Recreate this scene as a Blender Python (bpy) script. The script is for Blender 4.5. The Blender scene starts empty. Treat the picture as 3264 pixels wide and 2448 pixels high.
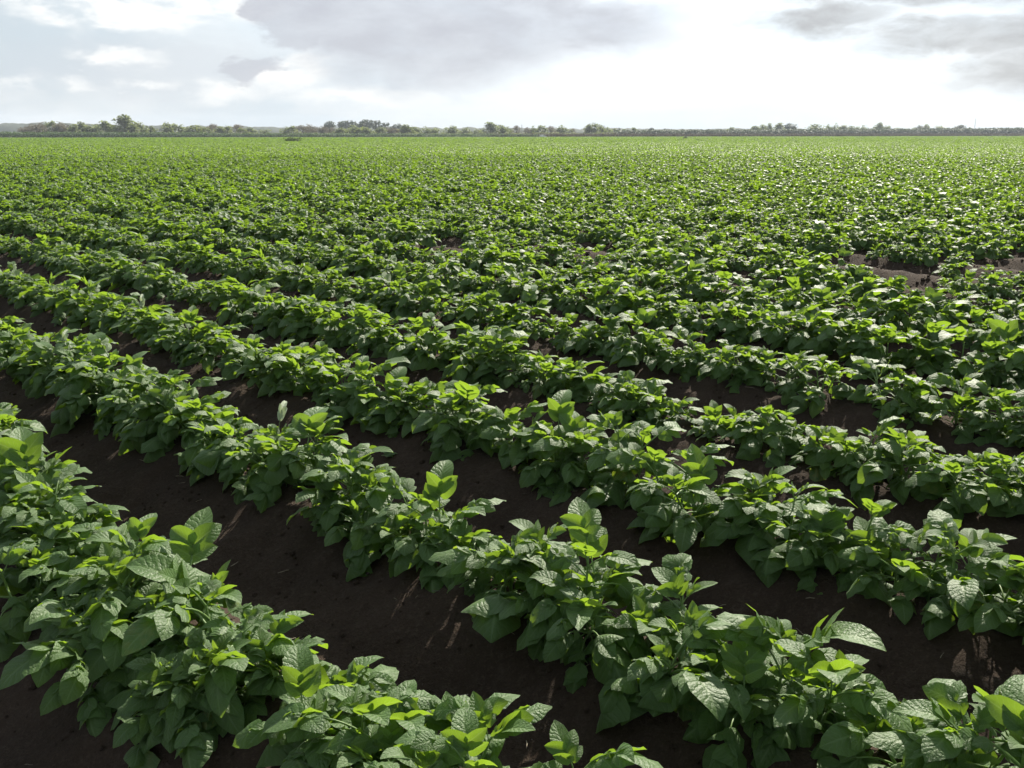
import bpy, math, random
import numpy as np
from mathutils import Matrix, Vector

R = math.radians
scene = bpy.context.scene
col = scene.collection

# ------------------------------------------------------------------ camera
CAM_H = 1.70
PITCH = 15.05
cam_d = bpy.data.cameras.new('camera')
cam_d.sensor_width = 36.0
cam_d.lens = 32.7
cam_d.clip_start = 0.05
cam_d.clip_end = 6000.0
cam = bpy.data.objects.new('camera', cam_d)
col.objects.link(cam)
cam.location = (0, 0, CAM_H)
cam.rotation_euler = (R(90 - PITCH), 0, 0)
scene.camera = cam
F_PX = 32.7 / 36.0            # focal length in picture widths

# ------------------------------------------------------------------ sun, exposure
SUN_AZ, SUN_EL = 22.0, 36.5
sd = Vector((math.sin(R(SUN_AZ)) * math.cos(R(SUN_EL)), math.cos(R(SUN_AZ)) * math.cos(R(SUN_EL)), math.sin(R(SUN_EL))))
sun_l = bpy.data.lights.new('sun', 'SUN')
sun_l.energy = 5.0
sun_l.angle = R(0.6)
sun_l.color = (1.0, 0.93, 0.80)
sun = bpy.data.objects.new('sun', sun_l)
col.objects.link(sun)
sun.rotation_euler = sd.to_track_quat('Z', 'Y').to_euler()
sun.location = (0, 0, 60)

vs = scene.view_settings
vs.view_transform = 'Standard'
vs.look = 'None'
vs.gamma = 1.0
vs.use_curve_mapping = False
vs.exposure = 1.0
scene.render.engine = 'CYCLES'
cy = scene.cycles
cy.use_denoising = True
cy.max_bounces = 5
cy.use_adaptive_sampling = True
cy.adaptive_threshold = 0.02
cy.diffuse_bounces = 2
cy.glossy_bounces = 2
cy.transmission_bounces = 4
cy.volume_bounces = 0
cy.transparent_max_bounces = 4
cy.caustics_reflective = False
cy.caustics_refractive = False


# ------------------------------------------------------------------ node helpers
class NT:
    def __init__(self, tree):
        self.t = tree
        self.n = tree.nodes
        self.l = tree.links

    def new(self, typ, **kw):
        nd = self.n.new(typ)
        for k, v in kw.items():
            setattr(nd, k, v)
        return nd

    def put(self, sock, v):
        if hasattr(v, 'is_output'):
            self.l.new(v, sock)
        else:
            sock.default_value = v

    def m(self, op, a, b=None, c=None, clamp=False):
        nd = self.new('ShaderNodeMath', operation=op)
        nd.use_clamp = clamp
        self.put(nd.inputs[0], a)
        if b is not None:
            self.put(nd.inputs[1], b)
        if c is not None:
            self.put(nd.inputs[2], c)
        return nd.outputs[0]

    def ramp(self, v, a, b, lo=0.0, hi=1.0, interp='SMOOTHSTEP'):
        nd = self.new('ShaderNodeMapRange', interpolation_type=interp)
        self.put(nd.inputs[0], v)
        nd.inputs[1].default_value = a
        nd.inputs[2].default_value = b
        nd.inputs[3].default_value = lo
        nd.inputs[4].default_value = hi
        return nd.outputs[0]

    def mix(self, f, a, b, blend='MIX'):
        nd = self.new('ShaderNodeMix', data_type='RGBA', blend_type=blend)
        self.put(nd.inputs[0], f)
        self.put(nd.inputs[6], a if hasattr(a, 'is_output') else (*a, 1.0))
        self.put(nd.inputs[7], b if hasattr(b, 'is_output') else (*b, 1.0))
        return nd.outputs[2]

    def noise(self, vec, scale, detail=4.0, rough=0.55, dist=0.0):
        nd = self.new('ShaderNodeTexNoise')
        if vec is not None:
            self.l.new(vec, nd.inputs['Vector'])
        nd.inputs['Scale'].default_value = scale
        nd.inputs['Detail'].default_value = detail
        nd.inputs['Roughness'].default_value = rough
        nd.inputs['Distortion'].default_value = dist
        return nd.outputs


# ------------------------------------------------------------------ world: daylight sky with broken cloud
def build_world():
    w = bpy.data.worlds.new('World')
    scene.world = w
    w.use_nodes = True
    nt = NT(w.node_tree)
    for n in list(nt.n):
        nt.n.remove(n)
    out = nt.new('ShaderNodeOutputWorld')
    sky = nt.new('ShaderNodeTexSky', sky_type='NISHITA')
    sky.sun_disc = False
    sky.sun_elevation = R(SUN_EL)
    sky.sun_rotation = R(SUN_AZ)
    sky.air_density = 1.0
    sky.dust_density = 2.0
    bg1 = nt.new('ShaderNodeBackground')
    nt.l.new(sky.outputs[0], bg1.inputs[0])
    bg1.inputs[1].default_value = 0.05

    tc = nt.new('ShaderNodeTexCoord')
    nrm = nt.new('ShaderNodeVectorMath', operation='NORMALIZE')
    nt.l.new(tc.outputs['Generated'], nrm.inputs[0])
    d = nrm.outputs[0]
    sep = nt.new('ShaderNodeSeparateXYZ')
    nt.l.new(d, sep.inputs[0])
    X, Y, Z = sep.outputs
    deg = 180 / math.pi
    az = nt.m('MULTIPLY', nt.m('ARCTAN2', X, Y), deg)
    el = nt.m('MULTIPLY', nt.m('ARCSINE', Z), deg)
    # flattened direction for cloud noise
    vm = nt.new('ShaderNodeVectorMath', operation='MULTIPLY')
    nt.l.new(d, vm.inputs[0])
    vm.inputs[1].default_value = (1.0, 1.0, 2.6)
    cv = vm.outputs[0]
    n1 = nt.noise(cv, 7.0, 9.0, 0.56, 0.25)
    n2 = nt.noise(cv, 17.0, 8.0, 0.6, 0.2)
    nf = nt.noise(cv, 5.0, 3.0, 0.5)
    sw = nt.new('ShaderNodeSeparateColor')
    nt.l.new(n2[1], sw.inputs[0])
    sw1 = nt.new('ShaderNodeSeparateColor')
    nt.l.new(n1[1], sw1.inputs[0])
    wx = nt.m('ADD', nt.m('MULTIPLY', nt.m('SUBTRACT', sw.outputs[0], 0.5), 5.0), nt.m('MULTIPLY', nt.m('SUBTRACT', sw1.outputs[0], 0.5), 5.0))
    wy = nt.m('ADD', nt.m('MULTIPLY', nt.m('SUBTRACT', sw.outputs[1], 0.5), 2.4), nt.m('MULTIPLY', nt.m('SUBTRACT', sw1.outputs[1], 0.5), 1.4))
    azw = nt.m('ADD', az, wx)
    elw = nt.m('ADD', el, wy)

    def ell(a0, e0, ra, re, soft):
        p = nt.m('DIVIDE', nt.m('SUBTRACT', azw, a0), ra)
        q = nt.m('DIVIDE', nt.m('SUBTRACT', elw, e0), re)
        r = nt.m('SQRT', nt.m('ADD', nt.m('MULTIPLY', p, p), nt.m('MULTIPLY', q, q)))
        return nt.ramp(r, 1.0 + soft, 1.0 - soft)

    def union(*ms):
        r = ms[0]
        for k in ms[1:]:
            r = nt.m('MAXIMUM', r, k)
        return r

    # forward-scattered brightness round the (veiled) sun
    dt = nt.new('ShaderNodeVectorMath', operation='DOT_PRODUCT')
    nt.l.new(d, dt.inputs[0])
    dt.inputs[1].default_value = sd
    dot = nt.m('MAXIMUM', dt.outputs['Value'], 0.0)
    glow = nt.m('POWER', dot, 7.0)
    bright = nt.m('ADD', 1.0, nt.m('MULTIPLY', glow, 3.0))
    veil = nt.mix(nt.ramp(nf[0], 0.38, 0.62), (0.345, 0.395, 0.435), (0.425, 0.460, 0.485))
    lit = nt.new('ShaderNodeVectorMath', operation='SCALE')
    nt.l.new(veil, lit.inputs[0])
    nt.l.new(bright, lit.inputs['Scale'])
    c = lit.outputs[0]
    # general cumulus everywhere in the sky
    cum = nt.ramp(n1[0], 0.50, 0.62)
    c = nt.mix(nt.m('MULTIPLY', cum, 0.35), c, (0.60, 0.60, 0.60))
    # grey veil behind the cumulus on the left
    veil2 = ell(-19.0, 3.4, 8.5, 1.5, 0.45)
    c = nt.mix(nt.m('MULTIPLY', veil2, 0.5), c, (0.385, 0.41, 0.45))
    # bright cumulus low on the left
    puffs = union(ell(-20.0, 6.9, 6.6, 1.5, 0.22), ell(-22.0, 3.95, 1.9, 0.42, 0.7), ell(-25.3, 2.55, 2.1, 0.40, 0.8), ell(-20.8, 2.75, 1.3, 0.28, 0.8),
                  ell(-12.4, 3.5, 1.9, 1.2, 0.5), ell(-8.0, 2.0, 3.6, 0.55, 0.8), ell(-16.0, 2.4, 2.0, 0.5, 0.9))
    c = nt.mix(nt.m('MULTIPLY', puffs, nt.ramp(n2[0], 0.36, 0.56, 0.10, 0.95)), c, (0.66, 0.66, 0.65))
    # grey cloud banks
    shade = nt.ramp(n2[0], 0.3, 0.72, 0.72, 1.0)
    bank = union(ell(-4.0, 6.6, 8.8, 4.0, 0.30), ell(-15.0, 3.5, 1.9, 0.85, 0.20), ell(-12.4, 6.6, 3.0, 1.9, 0.14), ell(3.5, 5.8, 6.4, 1.8, 0.60))
    c = nt.mix(nt.m('MULTIPLY', bank, nt.m('MULTIPLY', shade, 0.98)), c, (0.322, 0.334, 0.378))
    right = union(ell(23.5, 7.9, 8.5, 1.7, 0.45), ell(18.0, 6.0, 3.8, 0.9, 0.7), ell(26.0, 4.9, 6.6, 1.1, 0.55), ell(29.0, 3.3, 4.8, 1.5, 0.7), ell(31.0, 7.2, 5.0, 2.2, 0.5))
    c = nt.mix(nt.m('MULTIPLY', right, nt.m('MULTIPLY', shade, 0.95)), c, (0.238, 0.245, 0.260))
    bg2 = nt.new('ShaderNodeBackground')
    nt.l.new(c, bg2.inputs[0])
    bg2.inputs[1].default_value = 0.88
    # blue shows only where the cloud is thin
    thick = nt.ramp(n1[0], 0.43, 0.60, 0.0, 0.95)                  # broken cloud overhead ...
    low = nt.ramp(el, 6.0, 26.0, 1.0, 0.0)                          # ... that closes up towards the horizon
    cover = nt.m('MAXIMUM', thick, nt.m('MULTIPLY', low, 0.94))
    mx = nt.new('ShaderNodeMixShader')
    nt.l.new(cover, mx.inputs[0])
    nt.l.new(bg1.outputs[0], mx.inputs[1])
    nt.l.new(bg2.outputs[0], mx.inputs[2])
    nt.l.new(mx.outputs[0], out.inputs[0])
    w.cycles.sampling_method = 'MANUAL'
    w.cycles.sample_map_resolution = 512


build_world()

# ------------------------------------------------------------------ layout of the field
ROW_A = 45.0                       # the ridges run this many degrees left of the view
ca, sa = math.cos(R(ROW_A)), math.sin(R(ROW_A))
ROW_S = 1.08                      # ridge spacing
ROW_0 = 1.18                       # distance of the nearest ridge in view
RIDGE_H = 0.20
# distance of each ridge: the first few are not quite evenly spaced
ROW_C = [1.18, 2.02, 2.98, 4.02]
while len(ROW_C) < 150:
    ROW_C.append(ROW_C[-1] + ROW_S)
_rk = np.arange(-3000, len(ROW_C) + 3000)
_rc = np.array([ROW_C[0] + ROW_S * k if k < 0 else (ROW_C[k] if k < len(ROW_C) else ROW_C[-1] + ROW_S * (k - len(ROW_C) + 1)) for k in _rk])


def rc_to_xy(r, c):
    return -r * sa + c * ca, r * ca + c * sa


def xy_to_rc(x, y):
    return -x * sa + y * ca, x * ca + y * sa


def edge_y(x):                     # far headland of the field
    return 415.0 + 0.52 * x


def field_mask(x, y):
    return y - 415.0 - 0.52 * x    # < 0 inside the field


# value noise, vectorised
_rs = np.random.RandomState(11)
_lat = _rs.rand(256, 256)


def vnoise(x, y, s):
    x = np.asarray(x) * s
    y = np.asarray(y) * s
    xi = np.floor(x).astype(int)
    yi = np.floor(y).astype(int)
    fx = x - xi
    fy = y - yi
    fx = fx * fx * (3 - 2 * fx)
    fy = fy * fy * (3 - 2 * fy)
    a = _lat[xi & 255, yi & 255]
    b = _lat[(xi + 1) & 255, yi & 255]
    c_ = _lat[xi & 255, (yi + 1) & 255]
    d = _lat[(xi + 1) & 255, (yi + 1) & 255]
    return (a * (1 - fx) + b * fx) * (1 - fy) + (c_ * (1 - fx) + d * fx) * fy - 0.5


def soil_z(r, c):
    """height of the bare soil at row coordinates"""
    r = np.asarray(r, dtype=float)
    c = np.asarray(c, dtype=float)
    wob = 0.03 * vnoise(r, c, 0.55)
    wob = wob + 0.09 * np.clip((r - 1.1) / 1.2, 0, 1) * np.clip((1.9 - c) / 0.5, 0, 1)   # the first ridge swings towards us
    ph = np.interp(c + wob, _rc, _rk)
    k = 0.5 + 0.5 * np.cos(2 * np.pi * ph)
    prof = np.power(k, 0.8)
    fade = np.clip(1.0 - (np.hypot(r, c) - 60.0) / 20.0, 0, 1)
    prof = np.where(c + wob < ROW_0 - 0.49, 0.05 + 0.02 * np.cos(c * 9.0), prof)   # flat headland in front of the first ridge
    z = RIDGE_H * prof * fade
    z += 0.035 * vnoise(r, c, 2.3) + 0.036 * vnoise(r + 31, c + 7, 7.0) * fade
    return z


# ------------------------------------------------------------------ mesh helpers
def mesh_np(name, V, F, uv=None, attrs=None, smooth=True, mat=None):
    """V (n,3), F list/array of quads or tris (same length rows) or list of mixed tuples"""
    me = bpy.data.meshes.new(name)
    V = np.asarray(V, dtype=np.float32)
    if isinstance(F, np.ndarray):
        nf, k = F.shape
        me.vertices.add(len(V))
        me.vertices.foreach_set('co', V.ravel())
        me.loops.add(nf * k)
        me.loops.foreach_set('vertex_index', F.astype(np.int32).ravel())
        me.polygons.add(nf)
        me.polygons.foreach_set('loop_start', np.arange(0, nf * k, k, dtype=np.int32))
    else:
        me.from_pydata([tuple(v) for v in V], [], F)
    me.update(calc_edges=True)
    if uv is not None:
        ul = me.uv_layers.new(name='leaf_uv')
        li = np.empty(len(me.loops), dtype=np.int32)
        me.loops.foreach_get('vertex_index', li)
        ul.data.foreach_set('uv', np.asarray(uv, dtype=np.float32)[li].ravel())
    for k, v in (attrs or {}).items():
        a = me.attributes.new(k, 'FLOAT', 'POINT')
        a.data.foreach_set('value', np.asarray(v, dtype=np.float32))
    if smooth:
        me.polygons.foreach_set('use_smooth', np.ones(len(me.polygons), dtype=bool))
    if mat:
        me.materials.append(mat)
    me.validate()
    return me


def add(name, data, parent=None, mat4=None, **props):
    o = bpy.data.objects.new(name, data)
    col.objects.link(o)
    if parent:
        o.parent = parent
    if mat4 is not None:
        o.matrix_basis = mat4
    for k, v in props.items():
        o[k] = v
    return o


def join_np(parts):
    """parts: list of (V, F, uv, age) -> joined"""
    Vs, Fs, us, ages, off = [], [], [], [], 0
    for V, F, u, a in parts:
        Vs.append(V)
        Fs.append(F + off)
        us.append(u)
        ages.append(a)
        off += len(V)
    return np.concatenate(Vs), np.concatenate(Fs), np.concatenate(us), np.concatenate(ages)


def xf(M, V):
    A = np.array(M)
    return V @ A[:3, :3].T + A[:3, 3]


def tube(pts, radii, n=6, age=0.5):
    """tube of quads along pts"""
    pts = np.asarray(pts, dtype=float)
    V, F = [], []
    for i, p in enumerate(pts):
        t = pts[min(i + 1, len(pts) - 1)] - pts[max(i - 1, 0)]
        t = t / (np.linalg.norm(t) + 1e-9)
        up = np.array((0, 0, 1.0)) if abs(t[2]) < 0.9 else np.array((1.0, 0, 0))
        a = np.cross(up, t)
        a /= np.linalg.norm(a)
        b = np.cross(t, a)
        for k in range(n):
            q = 2 * math.pi * k / n
            V.append(p + radii[i] * (math.cos(q) * a + math.sin(q) * b))
    for i in range(len(pts) - 1):
        for k in range(n):
            k2 = (k + 1) % n
            F.append((i * n + k, i * n + k2, (i + 1) * n + k2, (i + 1) * n + k))
    V = np.array(V)
    return V, np.array(F), np.tile((0.5, 0.5), (len(V), 1)), np.full(len(V), age)


# ------------------------------------------------------------------ materials
def new_mat(name):
    m = bpy.data.materials.new(name)
    m.use_nodes = True
    nt = NT(m.node_tree)
    for n in list(nt.n):
        nt.n.remove(n)
    out = nt.new('ShaderNodeOutputMaterial')
    return m, nt, out


def leaf_material(name, veins, old_c, young_c, old_t, young_t, tfac=0.39, rough=0.42, spec=0.45, yellow=False):
    m, nt, out = new_mat(name)
    at = nt.new('ShaderNodeAttribute', attribute_name='age')
    age = at.outputs['Fac']
    oi = nt.new('ShaderNodeObjectInfo')
    rnd = oi.outputs['Random']
    jit = nt.m('MULTIPLY', nt.m('SUBTRACT', rnd, 0.5), 0.30)
    age2 = nt.m('ADD', age, jit, clamp=True)
    base = nt.mix(age2, young_c, old_c)
    tr = nt.mix(age2, young_t, old_t)
    if yellow:                          # a few ageing leaves turn yellow
        yl = nt.m('MULTIPLY', nt.ramp(rnd, 0.96, 0.99, 0.0, 0.55), nt.m('MULTIPLY', nt.ramp(age, 0.6, 0.9), nt.ramp(nt.noise(None, 6.0, 3.0)[0], 0.4, 0.6)))
        base = nt.mix(yl, base, (0.20, 0.19, 0.045))
        tr = nt.mix(yl, tr, (0.55, 0.52, 0.06))
    geo = nt.new('ShaderNodeNewGeometry')
    blot = nt.noise(geo.outputs['Position'], 38.0, 3.0, 0.6)
    base = nt.mix(nt.ramp(blot[0], 0.40, 0.72, 0.0, 0.35), base, (0.082, 0.150, 0.042))
    p = nt.new('ShaderNodeBsdfPrincipled')
    if veins:
        uv = nt.new('ShaderNodeUVMap', uv_map='leaf_uv')
        sp = nt.new('ShaderNodeSeparateXYZ')
        nt.l.new(uv.outputs[0], sp.inputs[0])
        u, v = sp.outputs[0], sp.outputs[1]
        a = nt.m('MULTIPLY', nt.m('ABSOLUTE', nt.m('SUBTRACT', v, 0.5)), 2.0)
        s = nt.m('SUBTRACT', nt.m('MULTIPLY', u, 7.5), nt.m('MULTIPLY', nt.m('POWER', a, 0.85), 1.7))
        wig = nt.noise(uv.outputs[0], 5.0, 2.0, 0.5)
        s = nt.m('ADD', s, nt.m('MULTIPLY', nt.m('SUBTRACT', wig[0], 0.5), 1.1))
        fr = nt.m('ABSOLUTE', nt.m('SUBTRACT', nt.m('FRACT', s), 0.5))         # 0.5 on the vein
        lat = nt.ramp(fr, 0.415, 0.49)
        mid = nt.ramp(a, 0.10, 0.02)
        vein = nt.m('MAXIMUM', mid, nt.m('MULTIPLY', lat, 0.55))
        base = nt.mix(nt.m('MULTIPLY', vein, 0.40), base, (0.17, 0.26, 0.085))
        tr = nt.mix(nt.m('MULTIPLY', vein, 0.5), tr, (0.42, 0.58, 0.12))
        # quilting between the veins
        quilt = nt.m('SUBTRACT', 1.0, nt.m('POWER', nt.m('MULTIPLY', fr, 2.0), 2.2))
        quilt = nt.m('MULTIPLY', quilt, nt.ramp(a, 0.0, 0.22))
        fine = nt.new('ShaderNodeTexVoronoi')
        mp = nt.new('ShaderNodeMapping')
        nt.l.new(uv.outputs[0], mp.inputs[0])
        mp.inputs['Scale'].default_value = (26, 17, 1)
        nt.l.new(mp.outputs[0], fine.inputs['Vector'])
        fine.inputs['Scale'].default_value = 1.0
        h = nt.m('ADD', nt.m('MULTIPLY', quilt, 0.6), nt.m('MULTIPLY', nt.m('SUBTRACT', 1.0, fine.outputs['Distance']), 0.55))
        b = nt.new('ShaderNodeBump')
        b.inputs['Strength'].default_value = 0.62
        b.inputs['Distance'].default_value = 0.0035
        nt.l.new(h, b.inputs['Height'])
        nrm = b.outputs[0]
        nt.l.new(nrm, p.inputs['Normal'])
    nt.l.new(base, p.inputs['Base Color'])
    p.inputs['Roughness'].default_value = rough
    p.inputs['Specular IOR Level'].default_value = spec
    p.inputs['Sheen Weight'].default_value = 0.10
    p.inputs['Sheen Roughness'].default_value = 0.5
    p.inputs['Sheen Tint'].default_value = (0.85, 0.95, 0.85, 1)
    t = nt.new('ShaderNodeBsdfTranslucent')
    nt.l.new(tr, t.inputs['Color'])
    mx = nt.new('ShaderNodeMixShader')
    mx.inputs[0].default_value = tfac
    nt.l.new(p.outputs[0], mx.inputs[1])
    nt.l.new(t.outputs[0], mx.inputs[2])
    nt.l.new(mx.outputs[0], out.inputs[0])
    return m


def plain_mat(name, c1, c2=None, scale=3.0, rough=0.8, metal=0.0, bump=0.0, spec=0.4):
    m, nt, out = new_mat(name)
    p = nt.new('ShaderNodeBsdfPrincipled')
    geo = nt.new('ShaderNodeNewGeometry')
    if c2 is None:
        c2 = tuple(x * 0.75 for x in c1)
    n = nt.noise(geo.outputs['Position'], scale, 5.0, 0.6)
    nt.l.new(nt.mix(nt.ramp(n[0], 0.35, 0.65), c1, c2), p.inputs['Base Color'])
    p.inputs['Roughness'].default_value = rough
    p.inputs['Metallic'].default_value = metal
    p.inputs['Specular IOR Level'].default_value = spec
    if bump:
        b = nt.new('ShaderNodeBump')
        b.inputs['Distance'].default_value = bump
        nt.l.new(n[0], b.inputs['Height'])
        nt.l.new(b.outputs[0], p.inputs['Normal'])
    nt.l.new(p.outputs[0], out.inputs[0])
    return m


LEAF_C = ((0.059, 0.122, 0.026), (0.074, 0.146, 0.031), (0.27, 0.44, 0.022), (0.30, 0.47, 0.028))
M_LEAF = leaf_material('potato_leaf', True, *LEAF_C, rough=0.52, yellow=True)
M_LEAF_MID = leaf_material('potato_leaf_middle', True, *LEAF_C, rough=0.52, spec=0.42)
M_LEAF_FAR = leaf_material('potato_leaf_distant', False, *LEAF_C, rough=0.54, spec=0.36)
M_LEAF_FAREST = leaf_material('potato_leaf_farthest', False, *LEAF_C, rough=0.65, spec=0.15)
M_STEM = leaf_material('potato_stem', False, (0.10, 0.17, 0.045), (0.16, 0.26, 0.06), (0.25, 0.4, 0.05), (0.3, 0.5, 0.06), 0.2)
M_HEDGE = leaf_material('hedge_leaf', False, (0.018, 0.042, 0.014), (0.045, 0.09, 0.025), (0.04, 0.09, 0.015), (0.12, 0.22, 0.03), 0.25, 0.6, 0.2)
M_WEED = leaf_material('weed_leaf', False, (0.030, 0.052, 0.018), (0.05, 0.08, 0.025), (0.05, 0.09, 0.01), (0.08, 0.13, 0.02), 0.12, 0.6, 0.2)
M_WILLOW = leaf_material('willow_leaf', False, (0.105, 0.125, 0.052), (0.155, 0.18, 0.075), (0.20, 0.25, 0.06), (0.30, 0.36, 0.09), 0.4, 0.6, 0.2)
M_DARKTREE = leaf_material('dark_tree_leaf', False, (0.030, 0.046, 0.028), (0.05, 0.07, 0.038), (0.05, 0.08, 0.02), (0.08, 0.12, 0.03), 0.22, 0.6, 0.2)
M_TWIG = leaf_material('bare_twig', False, (0.17, 0.145, 0.115), (0.24, 0.205, 0.165), (0.20, 0.17, 0.125), (0.25, 0.22, 0.15), 0.3, 0.85, 0.1)
M_DRY = leaf_material('dry_weed', False, (0.10, 0.085, 0.058), (0.15, 0.13, 0.09), (0.12, 0.09, 0.06), (0.16, 0.13, 0.08), 0.25, 0.85, 0.1)
M_BARK = plain_mat('bark', (0.10, 0.08, 0.06), (0.06, 0.05, 0.04), 2.0, 0.95)
M_STRAW = plain_mat('straw', (0.36, 0.31, 0.22), (0.22, 0.18, 0.13), 30.0, 0.8)


def soil_material():
    m, nt, out = new_mat('soil')
    geo = nt.new('ShaderNodeNewGeometry')
    P = geo.outputs['Position']
    n1 = nt.noise(P, 2.2, 5.0, 0.6)
    n2 = nt.noise(P, 34.0, 6.0, 0.65)
    n3 = nt.noise(P, 160.0, 4.0, 0.7)
    sp = nt.new('ShaderNodeSeparateXYZ')
    nt.l.new(P, sp.inputs[0])
    c = nt.mix(nt.ramp(n1[0], 0.35, 0.68), (0.040, 0.0275, 0.0190), (0.056, 0.0385, 0.0270))
    # dry pale crumbs
    crumb = nt.m('MULTIPLY', nt.ramp(n2[0], 0.50, 0.68), nt.ramp(n1[0], 0.30, 0.62, 0.25, 1.0))
    c = nt.mix(nt.m('MULTIPLY', crumb, 0.75), c, (0.078, 0.058, 0.043))
    c = nt.mix(nt.ramp(n3[0], 0.42, 0.7, 0.0, 0.5), c, (0.028, 0.019, 0.013))
    n5 = nt.noise(P, 75.0, 5.0, 0.7)
    c = nt.mix(nt.ramp(n5[0], 0.52, 0.70, 0.0, 0.55), c, (0.090, 0.064, 0.046))
    # land beyond the field: rough grass and stubble
    dist = nt.m('SUBTRACT', nt.m('SUBTRACT', sp.outputs[1], 416.0), nt.m('MULTIPLY', sp.outputs[0], 0.52))
    n4 = nt.noise(P, 0.03, 5.0, 0.6)
    land = nt.mix(nt.ramp(n4[0], 0.4, 0.6), (0.085, 0.105, 0.040), (0.145, 0.120, 0.075))
    c = nt.mix(nt.ramp(dist, 0.0, 3.0), c, land)
    p = nt.new('ShaderNodeBsdfPrincipled')
    nt.l.new(c, p.inputs['Base Color'])
    p.inputs['Roughness'].default_value = 0.95
    p.inputs['Specular IOR Level'].default_value = 0.15
    h = nt.m('ADD', nt.m('MULTIPLY', n2[0], 1.0), nt.m('MULTIPLY', n3[0], 0.35))
    b = nt.new('ShaderNodeBump')
    b.inputs['Strength'].default_value = 0.9
    b.inputs['Distance'].default_value = 0.022
    nt.l.new(h, b.inputs['Height'])
    nt.l.new(b.outputs[0], p.inputs['Normal'])
    nt.l.new(p.outputs[0], out.inputs[0])
    return m


M_SOIL = soil_material()


# ------------------------------------------------------------------ ground: one sheet, ridged in the field
def axis(spec):
    out = []
    for a, b, s in spec:
        n = max(1, int(round((b - a) / s)))
        out += list(np.linspace(a, b, n, endpoint=False))
    out.append(spec[-1][1])
    return np.array(out)


FAR = 1980.0
gr = axis([(-FAR, -60, 120), (-60, -12, 2.0), (-12, -3.5, 0.25), (-3.5, 6.5, 0.032), (6.5, 16, 0.12), (16, 60, 1.0), (60, FAR, 120)])
gc = axis([(-FAR, -60, 120), (-60, -3, 1.9), (-3, 0.2, 0.09), (0.2, 7.2, 0.028), (7.2, 22, 0.0765), (22, 80, 0.1275), (80, FAR, 100)])
RR, CC = np.meshgrid(gr, gc, indexing='ij')
ZZ = soil_z(RR, CC)
fine = np.clip((16.0 - np.hypot(RR, CC)) / 4.0, 0, 1)
ZZ += fine * (0.016 * vnoise(RR + 5, CC + 3, 15.0) + 0.012 * np.abs(vnoise(RR, CC, 24.0)) * 2 * (vnoise(RR, CC, 5.0) > -0.05))
XX, YY = rc_to_xy(RR, CC)
ZZ = np.where(np.hypot(XX, YY) > 300, 0.0, ZZ)
nr, nc = RR.shape
ii = np.arange(nr * nc).reshape(nr, nc)
FQ = np.stack([ii[:-1, :-1], ii[1:, :-1], ii[1:, 1:], ii[:-1, 1:]], -1).reshape(-1, 4)[:, ::-1]
me = mesh_np('ground', np.stack([XX, YY, ZZ], -1).reshape(-1, 3), np.ascontiguousarray(FQ), smooth=True, mat=M_SOIL)
add('ground', me, kind='structure', label='dark brown soil drawn up into long parallel ridges')


# ------------------------------------------------------------------ leaflets
def leaflet(rng, fold, curl, cup, aspect, wave, age, full=True):
    """ovate pointed leaflet of length 1 along +X, face up"""
    if full:
        ts = np.array([0.0, 0.05, 0.16, 0.31, 0.48, 0.66, 0.83, 1.0])
        ws = np.array([0.12, 0.66, 0.94, 1.0, 0.96, 0.80, 0.48, 0.05])
        vs_ = np.array([-1, -0.52, 0, 0.52, 1.0])
    else:
        ts = np.array([0.0, 0.10, 0.36, 0.72, 1.0])
        ws = np.array([0.12, 0.80, 1.0, 0.62, 0.02])
        vs_ = np.array([-1.0, 0, 1.0])
    W = 0.5 * aspect
    ph = rng.uniform(0, 6.28)
    ph2 = rng.uniform(0, 6.28)
    asym = rng.uniform(-0.06, 0.06)
    # midrib curve
    mx, mz, ang = [0.0], [0.0], 0.0
    for i in range(1, len(ts)):
        dt = ts[i] - ts[i - 1]
        ang = -curl * (0.5 * (ts[i] + ts[i - 1])) ** 1.3
        mx.append(mx[-1] + dt * math.cos(ang))
        mz.append(mz[-1] + dt * math.sin(ang))
    bend = rng.uniform(-0.12, 0.12)
    V, UV = [], []
    for i, t in enumerate(ts):
        a = -curl * t ** 1.3
        for v in vs_:
            w = ws[i] * W * v * (1 + asym * v)
            s = abs(v)
            up = abs(w) * math.tan(fold) - cup * w * w / W
            up += wave * s * ws[i] * math.sin(ph + t * 9.0 + (1.3 if v > 0 else 0)) + 0.5 * wave * s * math.sin(ph2 + 17 * t * (1 if v > 0 else -1))
            back = -0.10 * s * s * max(0.0, 1 - t / 0.3) * ws[i]
            x = mx[i] + back * math.cos(a) - up * math.sin(a)
            z = mz[i] + back * math.sin(a) + up * math.cos(a)
            y = w * math.cos(fold * 0.6) + bend * t * t
            V.append((x, y, z))
            UV.append((t, 0.5 + 0.5 * v))
    V = np.array(V)
    nv = len(vs_)
    F = []
    for i in range(len(ts) - 1):
        for j in range(nv - 1):
            F.append((i * nv + j, (i + 1) * nv + j, (i + 1) * nv + j + 1, i * nv + j + 1))
    return V, np.array(F), np.array(UV), np.full(len(V), age)


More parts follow.
